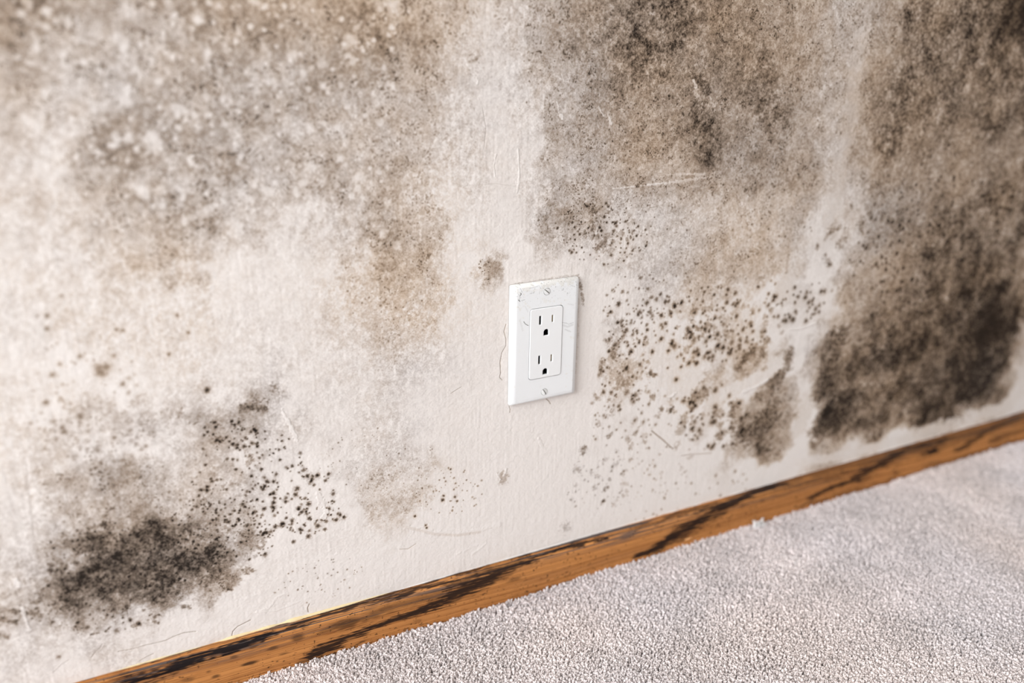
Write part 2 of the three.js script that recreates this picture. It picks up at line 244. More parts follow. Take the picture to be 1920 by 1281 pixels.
growth([[1095, 840], [1092, 850]], 6, 0.55); growth([[1080, 880]], 9, 0.32);
growth([[940, 890], [945, 898]], 12, 0.30); growth([[1060, 990]], 13, 0.25);
// stain lines left by damp beside the studs
growth([[1518, 205], [1512, 260], [1506, 310], [1494, 370], [1480, 430]], 5, 0.34, 1.3); growth([[1490, 380], [1478, 460], [1476, 510]], 3, 0.34, 1.2);
smudges(314, 90, 230, 1060, 150, 80, 0, 5, 13, 0.85); smudges(315, 80, 1690, 690, 150, 110, 0, 5, 14, 0.9); smudges(316, 60, 130, 1100, 60, 50, 0, 4, 10, 0.75); smudges(301, 60, 1190, 880, 130, 60, -0.2, 3, 9, 0.34); smudges(302, 50, 1180, 770, 80, 70, 0, 3, 9, 0.42); smudges(303, 40, 1340, 800, 70, 50, 0, 4, 10, 0.5); smudges(304, 40, 1170, 680, 50, 70, 0, 4, 10, 0.5);
smudges(305, 60, 180, 800, 120, 70, 0, 4, 11, 0.34); smudges(306, 50, 160, 1150, 150, 28, 0.05, 4, 9, 0.5); smudges(307, 60, 1360, 620, 110, 50, -0.1, 4, 10, 0.5); smudges(308, 50, 1130, 420, 80, 50, 0.3, 3, 8, 0.55);
smudges(309, 120, 1720, 480, 190, 130, 0, 4, 12, 0.62); smudges(310, 70, 740, 480, 70, 110, 0, 3, 9, 0.4); smudges(311, 80, 1330, 230, 70, 90, 0, 3, 8, 0.6); smudges(312, 60, 430, 880, 90, 60, 0, 4, 10, 0.4); smudges(313, 60, 440, 1030, 60, 60, 0, 4, 9, 0.55);
// single colonies
colonies(201, 150, 470, 900, 120, 105, 0, 1.4, 4.2, 0.85, 0.14);
colonies(202, 60, 540, 945, 90, 60, -0.2, 1.8, 4.4, 0.9, 0.16);
colonies(203, 40, 430, 812, 55, 32, 0, 1.8, 4.2, 0.85, 0.14);
colonies(204, 160, 420, 990, 100, 60, 0.3, 1.4, 3.6, 0.85, 0.12);colonies(230, 160, 250, 1040, 170, 70, 0, 1.6, 4, 0.9, 0.05);
colonies(205, 40, 590, 975, 55, 25, -0.4, 1.4, 4, 0.85, 0.1);
colonies(206, 55, 600, 1090, 90, 40, -0.3, 0.8, 2.2, 0.6, 0.06);
colonies(207, 70, 840, 920, 70, 45, 0, 0.8, 2.4, 0.7, 0.06);
colonies(208, 60, 700, 860, 120, 60, 0, 0.7, 1.8, 0.6, 0.06);
colonies(209, 70, 160, 740, 120, 110, 0, 1.8, 5, 0.26, 0.06);
colonies(210, 80, 180, 820, 110, 50, 0, 2, 6, 0.34, 0.08);
colonies(211, 110, 200, 950, 150, 90, 0, 1.8, 4.5, 0.45, 0.08);
colonies(212, 60, 160, 1150, 140, 30, 0.1, 1.6, 5, 0.7, 0.12);
colonies(213, 120, 1280, 590, 120, 50, -0.2, 1.6, 4.6, 0.72, 0.14);
colonies(214, 90, 1350, 640, 90, 40, -0.2, 2, 5, 0.68, 0.14);
colonies(215, 60, 1170, 690, 45, 90, 0, 1.8, 5, 0.78, 0.16);
colonies(216, 60, 1480, 560, 70, 50, 0, 1.8, 4.4, 0.8, 0.14);
colonies(217, 60, 1200, 570, 70, 60, 0, 1.4, 4, 0.6, 0.12);
colonies(218, 130, 1130, 440, 90, 60, 0.3, 1.2, 3.4, 0.8, 0.12);
colonies(219, 60, 1200, 790, 110, 60, 0, 1.4, 3.6, 0.6, 0.12);
colonies(220, 70, 1170, 900, 120, 55, -0.2, 1.2, 3.2, 0.5, 0.1);
colonies(221, 60, 1340, 780, 70, 60, 0, 2, 5, 0.75, 0.18);
colonies(222, 300, 1230, 200, 260, 190, 0, 0.8, 2.2, 0.72, 0.05);
colonies(223, 200, 1330, 430, 200, 110, 0, 0.8, 2.4, 0.7, 0.06);
colonies(224, 120, 1780, 390, 160, 60, 0, 2, 5, 0.75, 0.08);
colonies(225, 140, 1700, 500, 110, 90, 0, 2, 5, 0.75, 0.08);
colonies(226, 80, 720, 520, 90, 90, 0, 0.8, 2.2, 0.6, 0.06);
colonies(227, 120, 1400, 180, 130, 140, 0, 0.8, 2.2, 0.7, 0.05);
colonies(228, 40, 1290, 935, 120, 40, -0.3, 1.2, 2.8, 0.6, 0.1);
colonies(229, 24, 910, 500, 13, 16, 0, 0.8, 1.8, 0.8, 0.05);
for (const [u, v, r] of [[1292, 681, 4.4], [1306, 681, 4.4], [1268, 712, 4], [1310, 665, 4.2], [1277, 688, 3], [1252, 690, 2], [1223, 660, 4], [1253, 658, 3.6], [1259, 645, 4], [1240, 636, 4], [1346, 648, 4.2], [1330, 632, 4], [1322, 618, 4.4], [1300, 612, 3.6], [1265, 575, 4], [1258, 588, 4], [1240, 592, 4.2], [1450, 563, 4], [1452, 556, 4], [1160, 570, 5], [1145, 585, 3.6], [1158, 605, 3.4], [496, 912, 4], [513, 903, 3.4], [513, 925, 4.4], [513, 943, 4.2], [495, 954, 4.2], [513, 952, 3.8], [554, 928, 4], [536, 941, 3.6], [578, 945, 4.4], [560, 953, 4], [580, 972, 3.8], [516, 988, 4], [494, 1000, 3.6], [563, 993, 4], [578, 1006, 4.4], [596, 986, 4.6], [616, 889, 3.8], [525, 862, 3], [548, 874, 3.4], [497, 1039, 4], [550, 1016, 4], [638, 966, 3.6], [630, 975, 4], [645, 970, 3.4], [388, 913, 4], [388, 920, 4], [443, 880, 3.4], [385, 872, 3.4], [430, 828, 3.2], [412, 828, 3.4], [436, 833, 4], [444, 840, 3.2], [400, 815, 3], [830, 938, 3], [832, 930, 2.4], [853, 932, 2.4], [845, 880, 2], [857, 940, 2], [778, 968, 2.6], [800, 990, 2.4], [798, 985, 2], [1131, 940, 3.6], [332, 592, 3.4], [353, 624, 3.4], [88, 592, 4.5], [88, 616, 4.5], [70, 593, 3], [115, 555, 3.5], [230, 620, 4], [218, 618, 3.5], [150, 668, 5], [98, 703, 5], [230, 720, 5], [317, 664, 4], [112, 683, 4], [185, 690, 8], [200, 688, 8], [190, 700, 9], [388, 732, 6], [85, 754, 5], [150, 780, 7], [120, 810, 6], [110, 1232, 4]]) colony(u, v, r, u < 360 ? 0.4 : 0.85, 0.14);
// scrapes, flakes and splits in the paint
scar([[528, 768], [540, 790]], 2.2); scar([[541, 790], [549, 808], [556, 826]], 3.2); scar([[597, 928], [606, 945], [612, 962], [607, 972]], 4.5);
scar([[28, 1088], [34, 1100]], 5); scar([[41, 1140], [47, 1160], [56, 1182]], 3, 0.3, 0.6); scar([[52, 870], [56, 920], [65, 1005]], 2, -0.12, 0.1);
scar([[894, 146], [896, 156]], 2.5); scar([[1121, 424], [1118, 440]], 1.6, 0.2, 0.5); scar([[1052, 216], [1055, 224]], 3, 0.3, 0.7); scar([[1044, 190], [1048, 210]], 1.6, 0.2, 0.5); scar([[1054, 140], [1058, 152]], 1.5, 0.2, 0.5);
scar([[1300, 150], [1306, 162]], 3, 0.3, 0.6); scar([[1122, 200], [1132, 218]], 1.8, 0.2, 0.5); scar([[1140, 215], [1146, 232]], 2, 0.2, 0.5);
scar([[930, 290], [926, 310], [928, 330]], 1.6, 0.3, 0.3); scar([[972, 280], [974, 330], [970, 360]], 1.6, 0.3, 0.3);
scar([[1010, 822], [1016, 836]], 2.6); scar([[933, 890], [938, 900]], 3); scar([[950, 880], [944, 893]], 2);
scar([[870, 1035], [886, 1025], [895, 1022]], 1.8, 0.15, 0.1); scar([[885, 1040], [902, 1028], [912, 1018]], 1.6, 0.15, 0.1); scar([[858, 1040], [864, 1036]], 1.8, 0.15, 0.1);
scar([[480, 1148], [505, 1140], [520, 1120], [540, 1112]], 2, 0.15, 0.1); scar([[470, 1150], [520, 1145], [580, 1120]], 1.5, 0.12, 0.1);
scar([[1255, 745], [1262, 742], [1266, 738]], 2.5, 0.6); scar([[1395, 735], [1420, 725], [1440, 712]], 2.5, 0.6); scar([[1480, 618], [1505, 616], [1530, 605]], 2, 0.5);
scar([[735, 985], [780, 992], [815, 999], [860, 1001], [900, 995], [935, 985]], 5, 0.2, 0.0); crack([[730, 984], [780, 993], [815, 1002], [860, 1004], [900, 998]], 3, 0.08, 0.08);
crack([[949, 608], [945, 622], [949, 636], [949, 648], [941, 662], [938, 680], [939, 700], [937, 708], [942, 713]], 0.75, 0.34, 0.5);
crack([[1024, 748], [1029, 752], [1032, 757]], 0.8, 0.45, 0.3); crack([[955, 762], [957, 768], [956, 774]], 0.7, 0.36, 0.3);
crack([[865, 726], [855, 732], [846, 738]], 0.6, 0.24, 0.3); crack([[1222, 808], [1242, 824], [1262, 842]], 1.1, 0.5, 0.3); crack([[1278, 855], [1300, 852], [1335, 850]], 0.8, 0.3, 0.3);
crack([[222, 1222], [250, 1217], [270, 1211], [292, 1206], [312, 1201], [326, 1194], [345, 1187], [368, 1184]], 0.8, 0.28, 0.4); crack([[435, 1193], [437, 1184], [446, 1175], [460, 1168], [470, 1163]], 0.8, 0.34, 0.5);
crack([[172, 1233], [180, 1222], [188, 1216], [192, 1208]], 0.9, 0.3, 0.3); crack([[262, 1240], [275, 1232], [288, 1226]], 0.7, 0.26, 0.3); crack([[100, 1262], [118, 1245], [130, 1238]], 0.8, 0.16, 0.3);
crack([[578, 1148], [577, 1140], [580, 1133]], 0.8, 0.5, 0.3); crack([[750, 1030], [765, 1030], [780, 1020]], 0.7, 0.22, 0.3);
crack([[905, 200], [912, 240], [908, 280]], 0.6, 0.12, 0.3); crack([[860, 350], [930, 345], [975, 352]], 0.6, 0.1, 0.2);
growth([[1085, 522], [1089, 535], [1092, 555], [1094, 570]], 3, 0.4, 1.4); growth([[960, 536], [1000, 528], [1084, 516]], 2.2, 0.2, 1.6); growth([[1085, 560], [1082, 620], [1080, 700]], 2.5, 0.12, 1.0);  // growth at the plate edges; the last strip paints the plate's side shadow

function finish(t) {
  const { w, h, cov, hue, bump } = t, px = new Uint8Array(w * h * 4), bp = new Uint8Array(w * h * 4);
  for (let k = 0; k < w * h; k++) {
    const j = (k / w) | 0, i = k - j * w, x = t.x0 + (i + 0.5) / t.sx, y = t.y0 + (j + 0.5) / t.sy;
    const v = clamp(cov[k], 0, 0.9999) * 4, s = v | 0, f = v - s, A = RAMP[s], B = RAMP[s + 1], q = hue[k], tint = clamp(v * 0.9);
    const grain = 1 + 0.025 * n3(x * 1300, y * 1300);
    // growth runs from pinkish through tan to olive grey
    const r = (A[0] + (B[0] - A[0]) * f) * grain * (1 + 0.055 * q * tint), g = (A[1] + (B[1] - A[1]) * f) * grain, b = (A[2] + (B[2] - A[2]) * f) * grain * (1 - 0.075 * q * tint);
    px[k * 4] = s8(r); px[k * 4 + 1] = s8(g); px[k * 4 + 2] = s8(b); px[k * 4 + 3] = 255;
    const z = clamp(bump[k]) * 255; bp[k * 4] = bp[k * 4 + 1] = bp[k * 4 + 2] = z; bp[k * 4 + 3] = 255;
  }
  const m = new THREE.MeshPhysicalMaterial({ map: texture(px, w, h, true), roughness: 0.85, specularIntensity: 0.12 });
  if (FINE.includes(t)) { m.bumpMap = texture(bp, w, h, false); m.bumpScale = 0.0009; }
  return m;
}
const plainPaint = new THREE.MeshStandardMaterial({ color: new THREE.Color().setRGB(0.80, 0.76, 0.73), roughness: 0.75 });
{
  const pos = [], uv = [], nor = [], idx = [], groups = [];
  const quad = (a, b, c, d, n) => { const s = pos.length / 3; pos.push(...a, ...b, ...c, ...d); uv.push(0, 0, 1, 0, 1, 1, 0, 1); for (let i = 0; i < 4; i++) nor.push(...n); idx.push(s, s + 1, s + 2, s, s + 2, s + 3); };
  // the tile behind the outlet is open where the outlet's box sits in the wall
  const HOLE = [-0.027, 0.027, 0.261 - 0.0465, 0.261 + 0.0465];
  const rects = (t) => t !== tileA ? [[t.x0, t.x1, t.y0, t.y1]] : [[t.x0, HOLE[0], t.y0, t.y1], [HOLE[1], t.x1, t.y0, t.y1], [HOLE[0], HOLE[1], t.y0, HOLE[2]], [HOLE[0], HOLE[1], HOLE[3], t.y1]];
  tiles.forEach((t, i) => {
    const s0 = idx.length;
    for (const [a, b, c, d] of rects(t)) {
      quad([a, c, 0], [b, c, 0], [b, d, 0], [a, d, 0], [0, 0, 1]);
      const U = [a, b].map((x) => (x - t.x0) / (t.x1 - t.x0)), V = [c, d].map((y) => (y - t.y0) / (t.y1 - t.y0)); uv.splice(-8, 8, U[0], V[0], U[1], V[0], U[1], V[1], U[0], V[1]);
    }
    groups.push([s0, idx.length - s0, i]);
  });
  const g0 = idx.length, { x0, x1, h } = ROOM, D = -0.12, B = -0.03;
  quad([x0, B, 0], [x1, B, 0], [x1, 0, 0], [x0, 0, 0], [0, 0, 1]);
  quad([x1, B, D], [x0, B, D], [x0, h, D], [x1, h, D], [0, 0, -1]);
  quad([x0, h, 0], [x1, h, 0], [x1, h, D], [x0, h, D], [0, 1, 0]);
  quad([x0, B, D], [x1, B, D], [x1, B, 0], [x0, B, 0], [0, -1, 0]);
  quad([x0, B, D], [x0, B, 0], [x0, h, 0], [x0, h, D], [-1, 0, 0]);
  quad([x1, B, 0], [x1, B, D], [x1, h, D], [x1, h, 0], [1, 0, 0]);
  const g = new THREE.BufferGeometry();
  g.setAttribute('position', new THREE.Float32BufferAttribute(pos, 3)); g.setAttribute('normal', new THREE.Float32BufferAttribute(nor, 3)); g.setAttribute('uv', new THREE.Float32BufferAttribute(uv, 2)); g.setIndex(idx);
  for (const [s, n, m] of groups) g.addGroup(s, n, m);
  g.addGroup(g0, idx.length - g0, tiles.length);
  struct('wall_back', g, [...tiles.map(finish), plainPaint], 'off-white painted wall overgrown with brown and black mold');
}
// the rest of the room, out of the picture: it holds the daylight in
{
  const { x0, x1, z1, h } = ROOM, T = 0.14, B = -0.03;
  struct('wall_right', box(x1, x1 + T, B, h, 0, z1), plainPaint, 'plain off-white painted side wall');
  struct('wall_front', box(x0, x1, B, h, z1, z1 + T), plainPaint, 'plain off-white painted wall opposite the moldy one');
  struct('ceiling', box(x0 - T, x1 + T, h, h + T, -0.12, z1 + T), new THREE.MeshStandardMaterial({ color: new THREE.Color().setRGB(0.8, 0.79, 0.77), roughness: 0.9 }), 'flat white painted ceiling');
  struct('wall_left', mergeGeometries([box(x0 - T, x0, B, h, 0, OPEN.z0), box(x0 - T, x0, B, h, OPEN.z1, z1), box(x0 - T, x0, OPEN.y1, h, OPEN.z0, OPEN.z1), box(x0 - T, x0, B, OPEN.y0, OPEN.z0, OPEN.z1)]), plainPaint, 'off-white painted side wall with a tall window');
  const white = new THREE.MeshStandardMaterial({ color: new THREE.Color().setRGB(0.8, 0.8, 0.79), roughness: 0.4 }), f = 0.05, xa = x0 - 0.1, xb = x0 - 0.04, m = (OPEN.z0 + OPEN.z1) / 2;
  const win = struct('window_1', mergeGeometries([box(xa, xb, OPEN.y0, OPEN.y1, OPEN.z0, OPEN.z0 + f), box(xa, xb, OPEN.y0, OPEN.y1, OPEN.z1 - f, OPEN.z1), box(xa, xb, OPEN.y0, OPEN.y0 + f, OPEN.z0 + f, OPEN.z1 - f), box(xa, xb, OPEN.y1 - f, OPEN.y1, OPEN.z0 + f, OPEN.z1 - f), box(xa, xb, OPEN.y0 + f, OPEN.y1 - f, m - f / 2, m + f / 2)]), white, 'tall white framed window with two panes');
  const glass = new THREE.MeshPhysicalMaterial({ color: 0xffffff, transmission: 1, thickness: 0, roughness: 0.02, ior: 1.5 });
  for (const [a, b] of [[OPEN.z0 + f, m - f / 2], [m + f / 2, OPEN.z1 - f]]) part('pane', box(x0 - 0.073, x0 - 0.069, OPEN.y0 + f, OPEN.y1 - f, a, b), glass, win);
}

// ------------------------------------------------------------------ wooden baseboard
const BT = 0.011, BH = 0.0386, FLOOR = -0.010;
{
  // profile from the floor up the face, over the eased top edge, back to the wall; s = length along it
  const prof = [[BT, FLOOR], [BT, 0.0322]];
  for (let i = 1; i <= 6; i++) { const a = i / 6 * Math.PI / 2 * 0.86; prof.push([BT - 0.0046 * (1 - Math.cos(a)), 0.0322 + 0.0046 * Math.sin(a)]); }
  prof.push([0.0018, BH], [0.0002, BH]);
  const S = [0]; for (let i = 1; i < prof.length; i++) S.push(S[i - 1] + Math.hypot(prof[i][0] - prof[i - 1][0], prof[i][1] - prof[i - 1][1]));
  const SL = S[S.length - 1], front = (y) => y - FLOOR;       // s of a point on the face
  const W = 2048, H = 300;
  const PALE = [0.60, 0.262, 0.084], DEEP = [0.20, 0.066, 0.019], GREY = [0.085, 0.075, 0.075], BLACK = [0.014, 0.010, 0.010];
  const onBoard = (u, v) => { const p = hitPlane(u, v, 'z', BT); return [p.x, front(p.y)]; };
  // dark weathered streaks and knots: [pixels along the middle, half width in pixels there, darkness]
  const streaks = [[1, [205, 1294, 12], [239, 1280, 13], [277, 1270, 12], [318, 1259, 12], [339, 1249, 11], [368, 1238, 9], [400, 1228, 8], [439, 1215, 9], [472, 1204, 5], [514, 1190, 5]],
[0.9, [514, 1190, 3.5], [556, 1178, 4], [592, 1165, 4], [633, 1150, 4.5], [675, 1136, 4.5], [717, 1125, 5.5], [758, 1115, 4.5], [800, 1102, 4], [860, 1088, 3]],
[0.85, [540, 1170, 2.5], [600, 1153, 3], [650, 1138, 3], [720, 1117, 3], [800, 1094, 2.5], [900, 1066, 3], [1000, 1040, 2]],
[0.95, [585, 1230, 7], [598, 1224, 9], [629, 1210, 9], [650, 1196, 7], [696, 1177, 6], [737, 1165, 5], [779, 1150, 6], [821, 1130, 9], [850, 1115, 13], [880, 1100, 15], [910, 1087, 13], [935, 1075, 10], [975, 1058, 5], [1010, 1045, 4], [1050, 1034, 4], [1100, 1020, 3], [1140, 1008, 2]],
[0.7, [840, 1098, 3], [880, 1086, 6], [930, 1068, 5], [960, 1060, 3]],
[0.96, [1195, 1043, 4], [1237, 1024, 7], [1275, 999, 11], [1317, 974, 12], [1350, 955, 11], [1379, 942, 7], [1410, 928, 4], [1448, 915, 3], [1480, 908, 2]],
[0.7, [1230, 983, 2], [1270, 967, 3], [1310, 955, 4], [1350, 945, 4]],
[0.9, [1525, 932, 5], [1566, 911, 4], [1592, 903, 4], [1618, 889, 9], [1653, 869, 8], [1686, 852, 5], [1710, 842, 4], [1762, 826, 5], [1790, 820, 2]],
[0.8, [1793, 845, 3], [1824, 826, 5], [1846, 812, 5], [1872, 799, 3], [1900, 790, 2]],
[0.6, [1860, 826, 4], [1890, 815, 4], [1925, 802, 4]],
[0.6, [1740, 880, 6], [1800, 862, 3], [1900, 832, 5]],
[0.55, [560, 1245, 3], [620, 1228, 3], [680, 1207, 2]],
[0.58, [1380, 932, 10], [1450, 910, 14], [1540, 884, 16], [1620, 864, 16], [1700, 842, 14], [1800, 814, 12], [1925, 780, 11]],  // weathered upper half; also paints in the light falloff at the right end
[0.45, [1500, 950, 2], [1600, 922, 3], [1700, 893, 3], [1800, 865, 3], [1920, 828, 4]],
[0.5, [880, 1078, 2], [960, 1056, 3], [1060, 1028, 2], [1160, 1000, 2], [1260, 972, 2]],
[0.4, [700, 1150, 8], [780, 1128, 9], [850, 1110, 7]],
[0.35, [300, 1240, 2], [420, 1205, 2], [540, 1170, 2]]].map(([dark, ...pts]) => ({ dark, pts: pts.map(([u, v, w]) => [...onBoard(u, v), w * pxSize(u, v) * 1.15]) }));
  for (const st of streaks) { st.x0 = st.pts[0][0] - 0.012; st.x1 = st.pts[st.pts.length - 1][0] + 0.012; }
  const knots = [[651, 1170, 0.017, 0.0062, 0.72], [690, 1160, 0.016, 0.003, 0.5], [615, 1182, 0.014, 0.003, 0.45], [723, 1140, 0.010, 0.0035, 0.5], [468, 1244, 0.008, 0.0028, 0.85], [558, 1196, 0.007, 0.004, 0.6], [512, 1216, 0.006, 0.0022, 0.6], [534, 1226, 0.005, 0.0016, 0.6], [404, 1268, 0.004, 0.0018, 0.7], [390, 1260, 0.003, 0.0016, 0.6], [475, 1214, 0.005, 0.002, 0.5], [440, 1232, 0.004, 0.0018, 0.5], [1745, 848, 0.022, 0.0055, 1.0], [1680, 888, 0.007, 0.0025, 0.6], [1760, 870, 0.013, 0.003, 0.5], [1700, 905, 0.012, 0.002, 0.4], [352, 1276, 0.006, 0.003, 0.45], [783, 1165, 0.006, 0.002, 0.35], [965, 1087, 0.010, 0.003, 0.45], [1395, 948, 0.008, 0.003, 0.35]].map(([u, v, a, b, dark]) => { const [x, s] = onBoard(u, v); return { x, s, a, b, dark }; });
  const tile = (x0, x1) => {
    const px = new Uint8Array(W * H * 4), bp = new Uint8Array(W * H * 4), rg = new Uint8Array(W * H * 4);
    for (let j = 0; j < H; j++) for (let i = 0; i < W; i++) {
      const x = x0 + (i + 0.5) / W * (x1 - x0), s = (j + 0.5) / H * SL, k = (j * W + i) * 4;
      // growth rings drift slowly across the board, so that the lines run out at the edges
      const ring = s + 0.030 * x + 0.004 * n1(x * 5, 3.1) + 0.0012 * n2(x * 14, s * 60);
      const line = n3(ring * 520, x * 1.6), thin = n4(ring * 1500, x * 4), pore = n1(x * 70, ring * 3000);
      const late = sstep(0.72, 0.96, 1 - Math.abs(n2(ring * 620 + 3, x * 1.3)));         // dark latewood lines
      let m = clamp(0.20 + 0.22 * line + 0.16 * thin + 0.12 * n2(x * 7, s * 90));
      m = clamp(m + 0.55 * late * (0.6 + 0.4 * thin) + 0.45 * sstep(0.35, 0.8, pore * 0.8 + 0.3 * thin));
      let c = [0, 1, 2].map((q) => mixn(PALE[q], DEEP[q], m));
      let dark = 0, grey = 0;
      let wob = null, fibre = 0;
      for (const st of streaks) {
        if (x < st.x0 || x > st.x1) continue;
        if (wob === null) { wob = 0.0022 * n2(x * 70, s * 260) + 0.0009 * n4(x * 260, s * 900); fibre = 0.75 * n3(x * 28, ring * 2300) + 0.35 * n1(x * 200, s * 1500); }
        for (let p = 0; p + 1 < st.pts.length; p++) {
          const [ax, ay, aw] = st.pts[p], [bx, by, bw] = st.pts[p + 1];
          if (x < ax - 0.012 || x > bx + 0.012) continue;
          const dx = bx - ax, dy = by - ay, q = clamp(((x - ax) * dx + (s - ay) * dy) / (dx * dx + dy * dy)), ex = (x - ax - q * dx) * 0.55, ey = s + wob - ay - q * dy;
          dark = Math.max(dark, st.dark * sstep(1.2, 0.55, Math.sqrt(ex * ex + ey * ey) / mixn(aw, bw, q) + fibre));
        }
      }
      for (const kn of knots) {
        if (Math.abs(x - kn.x) > kn.a * 1.7) continue;
        const d = Math.hypot((x - kn.x) / kn.a, (s - kn.s - 0.03 * (kn.x - x)) / kn.b) + 0.35 * n2(x * 180, s * 500);
        dark = Math.max(dark, kn.dark * sstep(1.25, 0.3, d));
      }
      // mold specks and scuffs in the grain
      const speck = n4(x * 330, s * 620) * 0.6 + n2(x * 900, s * 1500) * 0.4, where = 0.5 + 0.5 * fbm(n1, x * 22, s * 70 + 4);
      dark = Math.max(dark, 0.78 * sstep(0.50, 0.62, speck * (0.55 + 0.75 * where)));
      const top = sstep(front(0.022), front(0.031), s);
      grey = Math.max(sstep(0.28, 0.58, n3(x * 11, ring * 800) * (0.75 + 0.5 * n1(x * 9, 7)) + 0.18 * n2(x * 120, s * 900)) * mixn(0.10, 0.95, top), 0.8 * top * sstep(0.8, 0.97, 1 - Math.abs(n4(x * 5, ring * 500))));
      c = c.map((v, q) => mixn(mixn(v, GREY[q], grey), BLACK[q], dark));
      px[k] = s8(c[0]); px[k + 1] = s8(c[1]); px[k + 2] = s8(c[2]); px[k + 3] = 255;
      const z = 255 * clamp(0.6 - 0.25 * m - 0.25 * grey - 0.12 * dark + 0.08 * n2(x * 200, s * 900)); bp[k] = bp[k + 1] = bp[k + 2] = z; bp[k + 3] = 255;
      rg[k] = 255; rg[k + 1] = 255 * clamp(0.55 + 0.22 * dark + 0.2 * grey + 0.1 * n1(x * 80, s * 300)); rg[k + 2] = 0; rg[k + 3] = 255;
    }
    return new THREE.MeshPhysicalMaterial({ map: texture(px, W, H, true), specularIntensity: 0.15, roughnessMap: texture(rg, W, H, false), roughness: 1, bumpMap: texture(bp, W, H, false), bumpScale: 0.0006 });
  };
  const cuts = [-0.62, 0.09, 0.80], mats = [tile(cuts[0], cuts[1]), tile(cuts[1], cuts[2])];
  const pos = [], uv = [], idx = [], groups = [];
  const strip = (x0, x1, flip, m) => {
    const g0 = idx.length, n = Math.max(1, Math.round((x1 - x0) / 0.02));
    for (let i = 0; i <= n; i++) for (let p = 0; p < prof.length; p++) {
      const x = mixn(x0, x1, i / n); pos.push(x, prof[p][1], prof[p][0]); uv.push(flip ? 1 - i / n : i / n, S[p] / SL);
      const a = pos.length / 3 - 1; if (i && p) idx.push(a - prof.length - 1, a - 1, a, a - prof.length - 1, a, a - prof.length);
    }
    groups.push([g0, idx.length - g0, m]);
  };
  strip(cuts[0] - 0.71, cuts[0], true, 0); strip(cuts[0], cuts[1], false, 0); strip(cuts[1], cuts[2], false, 1); strip(cuts[2], cuts[2] + 0.71, true, 1);
  strip(ROOM.x0 + 0.002, cuts[0] - 0.71, false, 1); strip(cuts[2] + 0.71, ROOM.x1 - 0.002, false, 0);
  const g = new THREE.BufferGeometry();
  g.setAttribute('position', new THREE.Float32BufferAttribute(pos, 3)); g.setAttribute('uv', new THREE.Float32BufferAttribute(uv, 2)); g.setIndex(idx);
  for (const q of groups) g.addGroup(...q);
  g.computeVertexNormals();
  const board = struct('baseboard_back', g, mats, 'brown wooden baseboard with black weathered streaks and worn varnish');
  // old filler and paint squeezed into the joint between wall and board
  const bead = (x0, x1, r0, r1, seed, material, name, label) => {
    const r = rng(seed), P = [], I = [], n = Math.round((x1 - x0) / 0.0016), R = 7;
    for (let i = 0; i <= n; i++) {
      const x = mixn(x0, x1, i / n), e = Math.min(1, i / 12, (n - i) / 12), w = (mixn(r0, r1, 0.5 + 0.5 * n1(x * 90, seed)) + 0.0003 * (r() - 0.5)) * e + 0.00005;
      for (let q = 0; q <= R; q++) { const a = q / R * Math.PI / 2; P.push(x, BH - 0.0002 + w * 1.1 * Math.sin(a), 0.0001 + w * Math.cos(a)); const v = P.length / 3 - 1; if (i && q) I.push(v - R - 2, v - 1, v, v - R - 2, v, v - R - 1); }
    }
    const bg = new THREE.BufferGeometry(); bg.setAttribute('position', new THREE.Float32BufferAttribute(P, 3)); bg.setIndex(I); bg.computeVertexNormals();
    part(name, bg, material, board, label);
  };
  const filler = new THREE.MeshStandardMaterial({ color: new THREE.Color().setRGB(0.78, 0.62, 0.36), roughness: 0.6 });
  const paintBead = new THREE.MeshStandardMaterial({ color: new THREE.Color().setRGB(0.82, 0.775, 0.74), roughness: 0.7 });
  const joint = (u, v) => hitPlane(u, v, 'z', 0).x;
  bead(joint(395, 1205), joint(735, 1105), 0.0006, 0.0024, 5, filler, 'filler_bead', 'yellowed filler in the joint above the board');
  bead(joint(200, 1268), joint(395, 1205), 0.0003, 0.0010, 8, filler, 'filler_bead');
  bead(joint(735, 1108), joint(860, 1075), 0.0003, 0.0008, 9, paintBead, 'paint_bead');
  bead(joint(860, 1075), joint(1900, 778), 0.0002, 0.0009, 12, paintBead, 'paint_bead');
}

